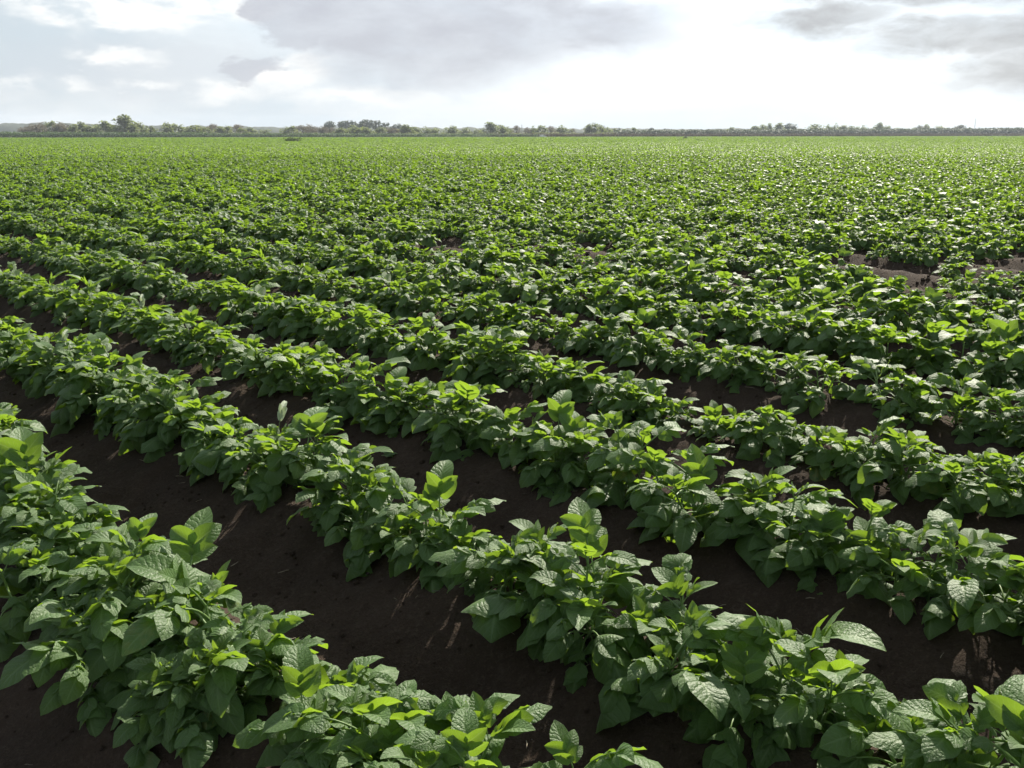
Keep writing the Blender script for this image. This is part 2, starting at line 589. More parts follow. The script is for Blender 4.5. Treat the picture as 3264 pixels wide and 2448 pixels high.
rng = random.Random(4)
LEAFLETS = {'young': [], 'mid': [], 'old': []}
for kind, n in (('young', 4), ('mid', 6), ('old', 5)):
    for i in range(n):
        if kind == 'young':
            p = dict(fold=rng.uniform(0.12, 0.45), curl=rng.uniform(0.0, 0.9), cup=0.0, aspect=rng.uniform(0.58, 0.70), wave=0.018, age=rng.uniform(0.1, 0.45))
        elif kind == 'mid':
            p = dict(fold=rng.uniform(-0.05, 0.38), curl=rng.uniform(0.25, 1.1), cup=rng.uniform(0.0, 0.35), aspect=rng.uniform(0.64, 0.82), wave=0.042, age=rng.uniform(0.40, 0.75))
        else:
            p = dict(fold=rng.uniform(-0.15, 0.15), curl=rng.uniform(0.3, 1.15), cup=rng.uniform(0.4, 0.95), aspect=rng.uniform(0.78, 0.96), wave=0.046, age=rng.uniform(0.75, 1.0))
        s = rng.random()
        hi = leaflet(random.Random(s), full=True, **p)
        lo = leaflet(random.Random(s), full=False, **p)
        LEAFLETS[kind].append((hi, lo, mesh_np('leaflet', hi[0], hi[1], hi[2], {'age': hi[3]}, mat=M_LEAF)))


def rot_yaw_pitch_roll(yaw, pitch, roll):
    return Matrix.Rotation(yaw, 4, 'Z') @ Matrix.Rotation(-pitch, 4, 'Y') @ Matrix.Rotation(roll, 4, 'X')


class Leaf:
    """compound leaf along +X: rachis, terminal leaflet, pairs of side leaflets"""

    def __init__(self, rng, kind):
        if kind == 'young':
            Lr, e0, e1, term, side, pairs = rng.uniform(0.045, 0.07), 0.2, -0.3, rng.uniform(0.062, 0.08), 0.050, 2
        elif kind == 'mid':
            Lr, e0, e1, term, side, pairs = rng.uniform(0.11, 0.15), 0.25, rng.uniform(-0.8, -0.3), rng.uniform(0.092, 0.115), rng.uniform(0.062, 0.075), rng.choice((2, 2, 3))
        else:
            Lr, e0, e1, term, side, pairs = rng.uniform(0.12, 0.16), 0.15, rng.uniform(-1.15, -0.35), rng.uniform(0.105, 0.140), rng.uniform(0.075, 0.092), 2
        n = 7
        pts, ang = [Vector((0, 0, 0))], []
        side_bend = rng.uniform(-0.35, 0.35)
        for i in range(n - 1):
            f = i / (n - 2)
            e = e0 + (e1 - e0) * f ** 1.3
            ang.append(e)
            y = side_bend * f
            pts.append(pts[-1] + Vector((math.cos(e) * math.cos(y), math.cos(e) * math.sin(y), math.sin(e))) * (Lr / (n - 1)))
        ang.append(e1)
        self.kind = kind
        rad = [0.0032 - 0.0018 * i / (n - 1) for i in range(n)]
        if kind == 'young':
            rad = [r * 0.6 for r in rad]
        self.rachis = tube(pts, rad, 5, 0.3)
        self.lf = []
        lst = LEAFLETS[kind]

        def at(f):
            q = f * (n - 1)
            i = min(int(q), n - 2)
            return pts[i].lerp(pts[i + 1], q - i), ang[i], side_bend * f

        pos, e, y = at(1.0)
        self.lf.append((rng.randrange(len(lst)), Matrix.Translation(pos) @ rot_yaw_pitch_roll(y + rng.uniform(-0.15, 0.15), e - rng.uniform(0.0, 0.25), rng.uniform(-0.25, 0.25)) @ Matrix.Scale(term, 4)))
        for k in range(pairs):
            f = 0.90 - k * (0.27 if pairs == 2 else 0.21)
            sz = side * (1.0 - 0.16 * k)
            for sg in (-1, 1):
                pos, e, y = at(f + rng.uniform(-0.03, 0.03))
                yaw = y + sg * rng.uniform(0.75, 1.15)
                pit = e * 0.4 - rng.uniform(-0.1, 0.45) * (0.3 if kind == 'young' else 1.0)
                if kind == 'young':
                    pit += 0.35
                self.lf.append((rng.randrange(len(lst)), Matrix.Translation(pos) @ rot_yaw_pitch_roll(yaw, pit, -sg * rng.uniform(-0.1, 0.4)) @ Matrix.Scale(sz * rng.uniform(0.85, 1.12), 4)))
        if kind != 'young':
            for sg in (-1, 1):               # the small leaflets between the pairs
                pos, e, y = at(0.76 if pairs == 2 else 0.79)
                self.lf.append((rng.randrange(len(lst)), Matrix.Translation(pos) @ rot_yaw_pitch_roll(y + sg * 1.2, e * 0.3 + 0.15, -sg * 0.2) @ Matrix.Scale(side * 0.38, 4)))
        self.rachis_mesh = mesh_np('petiole', *self.rachis[:3], attrs={'age': self.rachis[3]}, mat=M_STEM)
        hi = [(xf(Mx, lst[k][0][0]), lst[k][0][1], lst[k][0][2], lst[k][0][3]) for k, Mx in self.lf]
        self.hi = join_np(hi)
        lo = [(xf(Mx, lst[k][1][0]), lst[k][1][1], lst[k][1][2], lst[k][1][3]) for k, Mx in self.lf]
        self.lo = join_np(lo)
        # whole leaf as one mesh: blades + petiole
        V, F, U, A = join_np([self.hi, self.rachis])
        me = mesh_np('leaf', V, F, U, {'age': A}, mat=M_LEAF)
        me.materials.append(M_STEM)
        mi = np.zeros(len(F), dtype=np.int32)
        mi[len(self.hi[1]):] = 1
        me.polygons.foreach_set('material_index', mi)
        self.mesh = me


LEAVES = {k: [Leaf(rng, k) for _ in range(n)] for k, n in (('young', 5), ('mid', 8), ('old', 7))}


# ------------------------------------------------------------------ plants
def plant_layout(rng, size=1.0):
    """stems (point lists) and leaves (kind, index, matrix) of one potato plant on its hill top, +X along the row"""
    stems, leaves = [], []
    nst = rng.choice((4, 4, 5))
    ph0 = rng.uniform(0, 6.28)
    for s in range(nst):
        phi = ph0 + 6.283 * s / nst + rng.uniform(-0.4, 0.4)
        lean = (rng.uniform(0.35, 1.0) if s else rng.uniform(0.0, 0.3)) * (0.68 + 0.32 * abs(math.cos(phi)))
        L = rng.uniform(0.105, 0.205) * size * (1.0 if s else 1.12)
        b = Vector((rng.uniform(-0.09, 0.09), rng.uniform(-0.03, 0.03), -0.02))
        d = Vector((math.cos(phi), math.sin(phi), 0))
        pts = [b]
        n = 6
        for i in range(n):
            le = lean * (1.25 - 0.6 * i / n)
            pts.append(pts[-1] + (d * math.sin(le) + Vector((0, 0, 1)) * math.cos(le)) * (L / n))
        stems.append(pts)
        az = rng.uniform(0, 6.28)
        nl = 6
        for i in range(nl):
            f = 0.25 + 0.72 * i / (nl - 1) + rng.uniform(-0.06, 0.06)
            f = max(0.1, min(1.0, f))
            q = f * n
            k = min(int(q), n - 1)
            pos = pts[k].lerp(pts[k + 1], q - k)
            az += 2.4 + rng.uniform(-0.4, 0.4)
            # lean the leaf outwards from the plant
            v = Vector((math.cos(az), math.sin(az) * 0.85, 0)) + d * rng.uniform(0.2, 0.9)
            a = math.atan2(v.y, v.x)
            if i == 0:
                kind, elev, sc = 'old', rng.uniform(0.05, 0.5), rng.uniform(0.85, 1.15)
            elif i <= 3:
                kind, elev, sc = rng.choice(('old', 'mid')), rng.uniform(0.1, 0.6), rng.uniform(0.85, 1.15)
            elif i == 4:
                kind, elev, sc = 'mid', rng.uniform(0.2, 1.1), rng.uniform(0.85, 1.15)
            else:
                kind, elev, sc = 'mid', rng.uniform(0.4, 1.0), rng.uniform(0.65, 0.95)
            sc *= (0.55 + 0.45 * size) * LEAF_SCALE * (1.3 if rng.random() < 0.07 else rng.uniform(0.82, 1.08))
            Mx = Matrix.Translation(pos) @ rot_yaw_pitch_roll(a, elev, rng.uniform(-0.45, 0.45)) @ Matrix.Scale(sc, 4)
            leaves.append((kind, rng.randrange(len(LEAVES[kind])), Mx))
        for i in range(2):                    # growing tip
            az += 2.6
            big = rng.random() < 0.14
            Mx = Matrix.Translation(pts[-1]) @ rot_yaw_pitch_roll(az, rng.uniform(0.55, 1.25), rng.uniform(-0.3, 0.3)) @ Matrix.Scale(rng.uniform(0.75, 1.2) * LEAF_SCALE * (1.6 if big else 1.0), 4)
            leaves.append(('young', rng.randrange(len(LEAVES['young'])), Mx))
    return stems, leaves


LEAF_SCALE = 1.06


def stem_tube(pts):
    n = len(pts)
    return tube(pts, [0.0065 - 0.0035 * i / (n - 1) for i in range(n)], 6, 0.4)


def plant_arrays(layout, lod):
    stems, leaves = layout
    parts = []
    for kind, i, Mx in leaves:
        V, F, U, A = getattr(LEAVES[kind][i], lod)
        parts.append((xf(Mx, V), F, U, A))
    nb = sum(len(p[1]) for p in parts)
    return parts, nb


PLANTS = []                               # joined plants, shared by copies
for i in range(14):
    lay = plant_layout(random.Random(100 + i), 1.0)
    hi, _ = plant_arrays(lay, 'hi')
    V, F, U, A = join_np(hi)
    V[:, 1] *= 1.0
    mh = mesh_np('potato_foliage', V, F, U, {'age': A}, mat=M_LEAF_MID)
    V, F, U, A = join_np([stem_tube(p) for p in lay[0]])
    ms = mesh_np('potato_stems', V, F, U, {'age': A}, mat=M_STEM)
    lo, _ = plant_arrays(lay, 'lo')
    V, F, U, A = join_np(lo + [stem_tube(p) for p in lay[0]])
    V[:, 1] *= 0.98
    ml = mesh_np('potato_plant_distant', V, F, U, {'age': A}, mat=M_LEAF_FAR)
    V, F, U, A = join_np(hi + [stem_tube(p) for p in lay[0]])
    V[:, 1] *= 1.0
    mn = mesh_np('potato_plant_near', V, F, U, {'age': A}, mat=M_LEAF_MID)
    PLANTS.append((mh, ms, ml, mn))


def project(x, y, z):
    """picture coordinates (0..1, 0..1 from the top) and depth"""
    p = R(PITCH)
    dz = z - CAM_H
    depth = y * math.cos(p) - dz * math.sin(p)
    up = y * math.sin(p) + dz * math.cos(p)
    if depth <= 0.05:
        return None
    return 0.5 + F_PX * x / depth, 0.5 - F_PX * up / depth * 4 / 3, depth


ROT_ROW = math.atan2(ca, -sa)            # local +X along the row
# places where the crop is thin or missing (x, y, radius, what is left)
GAPS = [(4.9, 10.6, 1.6, 0.34), (-1.0, 12.6, 0.45, 0.0), (1.0, 12.3, 0.40, 0.0), (1.95, 4.30, 0.20, 0.0), (6.5, 11.2, 0.7, 0.45), (-5.2, 9.6, 0.35, 0.0)]
SP = 0.24
prng = random.Random(77)
spots = []
for k in range(-2, 140):
    c0 = ROW_C[max(k, 0)]
    off = prng.uniform(0, SP)
    for j in range(-420, 560):
        r = j * SP + off + prng.uniform(-0.06, 0.06)
        c = c0 + prng.uniform(-0.035, 0.035)
        if k == 0:
            c -= 0.09 * max(0.0, min(1.0, (r - 1.1) / 1.2))
        x, y = rc_to_xy(r, c)
        size = prng.gauss(1.0, 0.18)
        size = max(0.55, min(1.38, size))
        size *= 1.0 + 0.50 * float(vnoise(r + 50, c * 3.1, 0.8))
        if k == 0:
            size *= 1.0 + 0.17 * max(-0.8, min(1.0, (r - 1.3) / 1.0))
        size = max(0.58, min(1.24, size))
        turn = ROT_ROW + prng.choice((0.0, math.pi)) + prng.uniform(-0.3, 0.3)
        vi = prng.randrange(14)
        if y < -2.5 or y > 60 or abs(x) > 0.62 * max(y, 0) + 3.0:
            continue
        if k < 0:
            continue                     # the picture shows bare soil in front of the first ridge
        if k <= 2:
            size = max(size, 0.82)
        elif prng.random() < 0.035:
            continue
        skip = False
        for gx, gy, gr_, left in GAPS:
            if math.hypot(x - gx, y - gy) < gr_:
                if prng.random() > left:
                    skip = True
                size *= 0.72
        if skip:
            continue
        spots.append((k, r, x, y, size, turn, vi))
        if k == 0 and r > 1.0 and prng.random() < 0.75:      # the first row is broad on the left
            x2, y2 = rc_to_xy(r + prng.uniform(-0.1, 0.1), c - prng.uniform(0.12, 0.2))
            spots.append((k, r + 0.01, x2, y2, size * prng.uniform(0.75, 0.95), turn + 1.0, (vi + 5) % 14))

cand = []
for s in spots:
    k, r, x, y, size, turn, vi = s
    z = 0.16
    ok = False
    for dz in (0.05, 0.2, 0.34):
        for ox, oy in ((0, 0), (0.24, 0), (-0.24, 0), (0, 0.24)):
            p = project(x + ox, y + oy, z + dz)
            if p and 0.0 < p[0] < 1.0 and p[1] < 1.0:
                ok = True
    if ok:
        p = project(x, y, z + 0.2)
        if p and p[2] > 0.3:
            cand.append((p[2], s))
cand.sort(key=lambda q: q[0])
single = [s for _, s in cand[:300]]
single_set = set(id(s) for s in single)

ORD = ['', 'first', 'second', 'third', 'fourth', 'fifth', 'sixth', 'seventh', 'eighth', 'ninth', 'tenth', 'eleventh', 'twelfth', 'thirteenth',
       'fourteenth', 'fifteenth', 'sixteenth', 'seventeenth', 'eighteenth', 'nineteenth']
TENS = {2: ('twenty', 'twentieth'), 3: ('thirty', 'thirtieth'), 4: ('forty', 'fortieth'), 5: ('fifty', 'fiftieth'), 6: ('sixty', 'sixtieth'),
        7: ('seventy', 'seventieth'), 8: ('eighty', 'eightieth'), 9: ('ninety', 'ninetieth')}


def ordinal(n):
    if n < 20:
        return ORD[n]
    t, u = divmod(n, 10)
    if t > 9:
        return str(n) + 'th'
    return TENS[t][1] if u == 0 else TENS[t][0] + '-' + ORD[u]


by_row = {}
for s in single:
    by_row.setdefault(s[0], []).append(s)
rank = {}
for k, lst in by_row.items():
    lst.sort(key=lambda s: s[1])         # smallest r = nearest the right-hand end
    for n, s in enumerate(lst):
        rank[id(s)] = n + 1

N_LEAFLET, N_LEAF = 20, 90
rows_sorted = sorted(by_row)
near_roots = []
for n, s in enumerate(single):
    k, r, x, y, size, turn, vi = s
    rowname = 'nearest ridge' if k == rows_sorted[0] else ordinal(rows_sorted.index(k) + 1) + ' ridge from the front'
    adj = 'small' if size < 0.84 else ('tall bushy' if size > 1.16 else 'leafy green')
    rr_, cc_ = xy_to_rc(x, y)
    z = float(soil_z(rr_, cc_)) - 0.005
    root = bpy.data.objects.new('potato_plant', None)
    root.empty_display_size = 0.05
    col.objects.link(root)
    root.location = (x, y, z)
    root['label'] = f'{adj} potato plant, {ordinal(rank[id(s)])} from the right on the {rowname}'
    root['category'] = 'potato plant'
    near_roots.append((root, 0.24 * size))
    root['group'] = 'potato plants along the ridges'
    if n < N_LEAF:
        stems, leaves = plant_layout(random.Random(5000 + n), size)
        Rz = Matrix.Rotation(turn, 4, 'Z')
        for p in stems:
            V, F, U, A = stem_tube(p)
            add('stem', mesh_np('stem', V, F, U, {'age': A}, mat=M_STEM), root, Rz)
        for kind, i, Mx in leaves:
            lf = LEAVES[kind][i]
            if n < N_LEAFLET:
                o = add('leaf', lf.rachis_mesh, root, Rz @ Mx)
                for q, Lm in lf.lf:
                    add('leaflet', LEAFLETS[kind][q][2], o, Lm)
            else:
                add('leaf', lf.mesh, root, Rz @ Mx)
    else:
        Mx = Matrix.Rotation(turn, 4, 'Z') @ Matrix.Scale(size, 4)
        mh, ms, ml, mn = PLANTS[vi]
        add('stems', ms, root, Mx)
        add('foliage', mh, root, Mx, kind='stuff')


# single leaves that stand out of the canopy: upright backlit ones, and a few with the sun glint painted in as pale colour
M_PALE = leaf_material('pale_leaf_glint', True, (0.34, 0.40, 0.27), (0.38, 0.44, 0.30), (0.5, 0.6, 0.3), (0.5, 0.6, 0.3), tfac=0.3, rough=0.5)
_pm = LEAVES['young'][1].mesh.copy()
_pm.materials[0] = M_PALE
for j, (tx, ty, pale, sc) in enumerate(((146, 288, True, 1.15), (60, 330, True, 1.1), (278, 396, True, 1.15), (3, 410, True, 1.1),
                                        (1003, 356, False, 2.6), (548, 396, False, 2.0), (592, 412, False, 2.0), (300, 425, False, 2.2), (182, 520, False, 2.4),
                                        (62, 436, False, 2.4), (478, 478, False, 1.8), (615, 515, False, 1.8), (842, 290, False, 2.0), (405, 262, False, 1.8))):
    best, root = 1e9, None
    for root_, top in near_roots:
        p = project(root_.location.x, root_.location.y, root_.location.z + top)
        if p:
            d_ = math.hypot(p[0] * 1024 - tx, p[1] * 768 - ty - 6)
            if d_ < best:
                best, root = d_, (root_, top)
    root, top = root
    jr = random.Random(900 + j)
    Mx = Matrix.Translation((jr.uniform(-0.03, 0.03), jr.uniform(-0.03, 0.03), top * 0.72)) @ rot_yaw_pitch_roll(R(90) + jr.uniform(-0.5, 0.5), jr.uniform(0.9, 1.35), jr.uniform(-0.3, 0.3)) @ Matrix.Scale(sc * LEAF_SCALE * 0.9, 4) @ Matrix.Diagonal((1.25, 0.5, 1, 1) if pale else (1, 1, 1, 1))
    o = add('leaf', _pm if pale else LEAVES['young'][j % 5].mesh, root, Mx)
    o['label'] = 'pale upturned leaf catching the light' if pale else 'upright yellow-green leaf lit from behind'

# ------------------------------------------------------------------ the rest of the crop: one mass per distance, instanced
def instancer(name, sources, pos, rot, scl, idx, **props):
    coll = bpy.data.collections.new(name + '_sources')
    for i, me_ in enumerate(sources):
        o = bpy.data.objects.new(f'{name}_source_{i:02d}', me_)
        coll.objects.link(o)
    me_ = bpy.data.meshes.new(name)
    me_.vertices.add(len(pos))
    me_.vertices.foreach_set('co', np.asarray(pos, dtype=np.float32).ravel())
    a = me_.attributes.new('rz', 'FLOAT', 'POINT')
    a.data.foreach_set('value', np.asarray(rot, dtype=np.float32))
    a = me_.attributes.new('sc', 'FLOAT', 'POINT')
    a.data.foreach_set('value', np.asarray(scl, dtype=np.float32))
    a = me_.attributes.new('ix', 'INT', 'POINT')
    a.data.foreach_set('value', np.asarray(idx, dtype=np.int32))
    me_.update()
    o = add(name, me_, **props)
    ng = bpy.data.node_groups.new(name, 'GeometryNodeTree')
    ng.interface.new_socket('Geometry', in_out='INPUT', socket_type='NodeSocketGeometry')
    ng.interface.new_socket('Geometry', in_out='OUTPUT', socket_type='NodeSocketGeometry')
    N, L = ng.nodes, ng.links
    gi, go = N.new('NodeGroupInput'), N.new('NodeGroupOutput')
    ci = N.new('GeometryNodeCollectionInfo')
    ci.inputs['Collection'].default_value = coll
    ci.inputs['Separate Children'].default_value = True
    ci.inputs['Reset Children'].default_value = True
    ip = N.new('GeometryNodeInstanceOnPoints')
    ip.inputs['Pick Instance'].default_value = True

    def named(nm, t):
        q = N.new('GeometryNodeInputNamedAttribute')
        q.data_type = t
        q.inputs['Name'].default_value = nm
        return q.outputs['Attribute']
    cx = N.new('ShaderNodeCombineXYZ')
    L.new(named('rz', 'FLOAT'), cx.inputs[2])
    er = N.new('FunctionNodeEulerToRotation')
    L.new(cx.outputs[0], er.inputs[0])
    L.new(gi.outputs[0], ip.inputs['Points'])
    L.new(ci.outputs[0], ip.inputs['Instance'])
    L.new(named('ix', 'INT'), ip.inputs['Instance Index'])
    L.new(er.outputs[0], ip.inputs['Rotation'])
    L.new(named('sc', 'FLOAT'), ip.inputs['Scale'])
    L.new(ip.outputs[0], go.inputs[0])
    md = o.modifiers.new('scatter', 'NODES')
    md.node_group = ng
    return o


mid = [s for s in spots if id(s) not in single_set]
pos = [(s[2], s[3], float(soil_z(*xy_to_rc(s[2], s[3]))) - 0.005) for s in mid]
instancer('potato_crop', [p[2] for p in PLANTS] + [p[3] for p in PLANTS], pos, [s[5] for s in mid], [s[4] for s in mid], [s[6] + (14 if s[3] < 17 else 0) for s in mid],
          kind='stuff', label='mass of green potato plants in the middle of the field', category='potato crop')


def blade_cloud(rng, specs):
    """low-cost leaves: each a bent four-sided blade. specs: (pos, yaw, pitch, roll, length, width, age)"""
    V, F, U, A = [], [], [], []
    for pos, yaw, pit, rol, L, W, age in specs:
        Mx = Matrix.Translation(pos) @ rot_yaw_pitch_roll(yaw, pit, rol)
        b = len(V)
        for q in ((0, 0, 0), (0.45 * L, -0.5 * W, 0.10 * L), (0.45 * L, 0.5 * W, 0.10 * L), (L, 0, -0.12 * L)):
            V.append(tuple(Mx @ Vector(q)))
        F += [(b, b + 1, b + 2), (b + 1, b + 3, b + 2)]
        U += [(0, 0.5), (0.45, 0), (0.45, 1), (1, 0.5)]
        A += [age] * 4
    return np.array(V), np.array(F), np.array(U), np.array(A)


def crop_tile(rng, rows, length, per_m, leaf, mat):
    specs = []
    for q in range(rows):
        c0 = (q - (rows - 1) / 2) * ROW_S
        n = int(length * per_m)
        amp = [rng.uniform(0.62, 1.3) for _ in range(int(length / 0.3) + 2)]
        for i in range(n):
            x = rng.uniform(-length / 2, length / 2)
            pa = amp[int((x + length / 2) / 0.3)]
            w = rng.gauss(0, 0.5)
            w = max(-1.1, min(1.1, w))
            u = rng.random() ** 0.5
            top = 0.16 + (0.27 - 0.13 * w * w) * pa
            z = 0.12 + (top - 0.12) * u + rng.uniform(-0.02, 0.03)
            yaw = rng.uniform(0, 6.28)
            pit = rng.gauss(-0.3, 0.6) if u < 0.85 else rng.gauss(-0.05, 0.5)
            s = leaf * rng.uniform(0.65, 1.25)
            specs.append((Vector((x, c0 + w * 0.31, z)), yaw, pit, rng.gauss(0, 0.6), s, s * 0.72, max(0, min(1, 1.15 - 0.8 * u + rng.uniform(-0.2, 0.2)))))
    V, F, U, A = blade_cloud(rng, specs)
    return mesh_np('crop_tile', V, F, U, {'age': A}, smooth=False, mat=mat)


def tiles(name, rows, length, y0, y1, per_m, leaf, label, nvar):
    r_ = random.Random(hash(name) % 1000 if False else len(name))
    srcs = [crop_tile(r_, rows, length, per_m, leaf, M_LEAF_FAREST if leaf > 0.15 else M_LEAF_FAR) for _ in range(nvar)]
    P, RZ, SC, IX = [], [], [], []
    cw = rows * ROW_S
    cmin, rmin = -400, -520
    for a in range(int(rmin / length), int(700 / length) + 1):
        for b in range(0, int(900 / cw) + 1):
            r = a * length
            # rows of the tile line up with the near ridges
            c = ROW_0 + ROW_S * (b * rows + (rows - 1) / 2)
            x, y = rc_to_xy(r, c)
            if y < y0 + (0 if y0 < 100 else r_.uniform(-12, 0)) or y >= y1 + (r_.uniform(0, 40) if y1 < 500 else 0) or abs(x) > 0.62 * y + 6 or field_mask(x, y) > -1.5:
                continue
            P.append((x, y, 0.0))
            RZ.append(ROT_ROW + (math.pi if r_.random() < 0.5 else 0))
            SC.append(r_.uniform(0.86, 1.12))
            IX.append(r_.randrange(nvar))
    instancer(name, srcs, P, RZ, SC, IX, kind='stuff', label=label, category='potato crop')


tiles('potato_crop', 2, 1.6, 59.4, 150, 110, 0.115, 'even green potato crop past the middle of the field', 8)
tiles('potato_crop', 6, 4.6, 149.5, 900, 70, 0.16, 'bright green potato crop running to the far edge of the field', 8)

# ------------------------------------------------------------------ soil crumbs, straw and seedlings between the ridges
r_ = random.Random(9)


def clod(rng):
    n = 6
    V, F = [], []
    for i in range(3):
        for k in range(n):
            a = 6.283 * k / n
            q = (0.6, 1.0, 0.55)[i] * rng.uniform(0.75, 1.2)
            V.append((q * math.cos(a), q * math.sin(a) * 0.85, (-0.4, 0.1, 0.6)[i] * rng.uniform(0.8, 1.2)))
    for i in range(2):
        for k in range(n):
            F.append((i * n + k, i * n + (k + 1) % n, (i + 1) * n + (k + 1) % n, (i + 1) * n + k))
    F.append(tuple(range(2 * n, 3 * n)))
    return mesh_np('clod', V, F, smooth=False, mat=M_SOIL)


srcs = [clod(r_) for _ in range(6)]
P, S_, X_, Rz_ = [], [], [], []
for i in range(26000):
    y = r_.uniform(0.6, 13.5)
    x = r_.uniform(-0.62 * y - 0.8, 0.62 * y + 0.8)
    r, c = xy_to_rc(x, y)
    if float(vnoise(r, c, 2.1)) < -0.08 and r_.random() < 0.8:
        continue
    P.append((x, y, float(soil_z(r, c)) + 0.004))
    S_.append(min(0.020, 0.002 + r_.expovariate(1 / 0.0032)) * max(1.0, y / 5.0))
    X_.append(r_.randrange(6))
    Rz_.append(r_.uniform(0, 6.28))
instancer('soil_crumbs', srcs, P, Rz_, S_, X_, kind='stuff', label='loose brown soil crumbs scattered over the ridges', category='soil')


def straw(rng):
    L = 1.0
    pts = [(-0.5, 0, 0), (-0.15, rng.uniform(-0.05, 0.05), 0.03), (0.2, rng.uniform(-0.08, 0.08), 0.03), (0.5, rng.uniform(-0.1, 0.1), 0.0)]
    V, F, U, A = tube(pts, [0.022, 0.028, 0.026, 0.018], 4)
    return mesh_np('straw', V, F, smooth=True, mat=M_STRAW)


srcs = [straw(r_) for _ in range(5)]
P, S_, X_, Rz_ = [], [], [], []
for i in range(420):
    y = r_.uniform(0.6, 8.0)
    x = r_.uniform(-0.62 * y - 0.5, 0.62 * y + 0.5)
    r, c = xy_to_rc(x, y)
    P.append((x, y, float(soil_z(r, c)) + 0.008))
    S_.append(r_.uniform(0.015, 0.06))
    X_.append(r_.randrange(5))
    Rz_.append(r_.uniform(0, 6.28))
instancer('straw_litter', srcs, P, Rz_, S_, X_, kind='stuff', label='pale bits of straw lying on the dark soil', category='straw')

# a few weed seedlings in the furrow
for (x, y, lab) in ((-0.63, 4.48, 'small grey-green weed seedling in the furrow behind the second ridge'),
                    (-0.36, 4.05, 'flat weed seedling lying beside another in the furrow')):
    r, c = xy_to_rc(x, y)
    root = add('weed_seedling', None, None, Matrix.Translation((x, y, float(soil_z(r, c)) + 0.01)), label=lab, category='weed', group='weed seedlings in the furrow')
    for q in range(7):
        Mx = rot_yaw_pitch_roll(q * 0.9 + r_.uniform(-0.2, 0.2), r_.uniform(0.1, 0.6), 0) @ Matrix.Scale(r_.uniform(0.035, 0.055), 4)
        add('leaf', LEAFLETS['mid'][q % 6][2], root, Mx)


# ------------------------------------------------------------------ far background
def ray_xy(px, dist_scale=1.0, extra=0.0):
    """ground point on the ray through photo column px (3264 wide), `extra` metres beyond the field's far edge"""
    s = (px - 1632.0) / 2964.0 / math.cos(R(PITCH)) * 1.0
    s = (px - 1632.0) / (2964.0 / math.cos(R(PITCH)))
    y = (415.0 + extra) / (1 - 0.52 * s)
    return s * y, y


F_SRC = 2964.0 / math.cos(R(PITCH))      # pixels per unit slope along the horizon
HORIZON = 426.0


def top_height(py, y):
    return CAM_H + (HORIZON - py) * y / F_SRC


def crown_mesh(rng, style):
    """unit-height tree crown (z 0..1, half width about 0.5) from many leaf clumps"""
    blobs = []
    if style == 'round':
        for _ in range(18):
            a = rng.uniform(0, 6.28)
            rr = rng.uniform(0.0, 0.32)
            blobs.append((rr * math.cos(a), rr * math.sin(a), rng.uniform(0.12, 0.84 - rr * 0.6), rng.uniform(0.13, 0.22)))
        blobs.append((0.05, 0, 0.84, 0.13))
    elif style == 'willow':
        for _ in range(20):
            a = rng.uniform(0, 6.28)
            rr = rng.uniform(0.05, 0.38)
            blobs.append((rr * math.cos(a), rr * math.sin(a), rng.uniform(0.08, 0.86 - rr * 0.8), rng.uniform(0.12, 0.2)))
    elif style == 'tall':
        for _ in range(13):
            a = rng.uniform(0, 6.28)
            rr = rng.uniform(0.0, 0.30)
            blobs.append((rr * math.cos(a), rr * math.sin(a), rng.uniform(0.42, 0.88), rng.uniform(0.10, 0.17)))
    elif style == 'cypress':
        for i in range(12):
            z = 0.1 + 0.8 * i / 11
            blobs.append((rng.uniform(-0.05, 0.05), rng.uniform(-0.05, 0.05), z, 0.30 * math.sin(math.pi * (0.25 + 0.68 * i / 11))))
    else:                                   # bare twiggy
        for _ in range(18):
            a = rng.uniform(0, 6.28)
            rr = rng.uniform(0.0, 0.36)
            blobs.append((rr * math.cos(a), rr * math.sin(a), rng.uniform(0.12, 0.86 - rr * 0.4), rng.uniform(0.12, 0.2)))
    specs = []
    for bx, by, bz, br in blobs:
        n = 46 if style != 'bare' else 40
        for _ in range(n):
            v = Vector((rng.gauss(0, 1), rng.gauss(0, 1), rng.gauss(0, 1))).normalized() * br * rng.uniform(0.55, 1.08)
            p = Vector((bx, by, bz)) + v
            if p.z < 0.03:
                continue
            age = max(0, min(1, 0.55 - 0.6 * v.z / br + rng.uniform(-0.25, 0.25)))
            if style == 'bare':
                specs.append((p, math.atan2(p.y, p.x) + rng.uniform(-0.6, 0.6), rng.uniform(0.5, 1.4), rng.uniform(-1, 1), rng.uniform(0.08, 0.14), 0.022, rng.random()))
                specs.append((p, rng.uniform(0, 6.28), rng.uniform(0.3, 1.4), rng.uniform(-1, 1), rng.uniform(0.07, 0.12), 0.022, rng.random()))
            else:
                specs.append((p, rng.uniform(0, 6.28), rng.gauss(0, 0.6), rng.gauss(0, 0.6), rng.uniform(0.07, 0.11), 0.07, age))
    V, F, U, A = blade_cloud(rng, specs)
    V[:, 2] /= max(V[:, 2].max(), 0.01)
    mat = {'round': M_WILLOW, 'willow': M_WILLOW, 'tall': M_DARKTREE, 'cypress': M_DARKTREE, 'bare': M_TWIG}[style]
    return mesh_np('crown', V, F, U, {'age': A}, smooth=False, mat=mat)


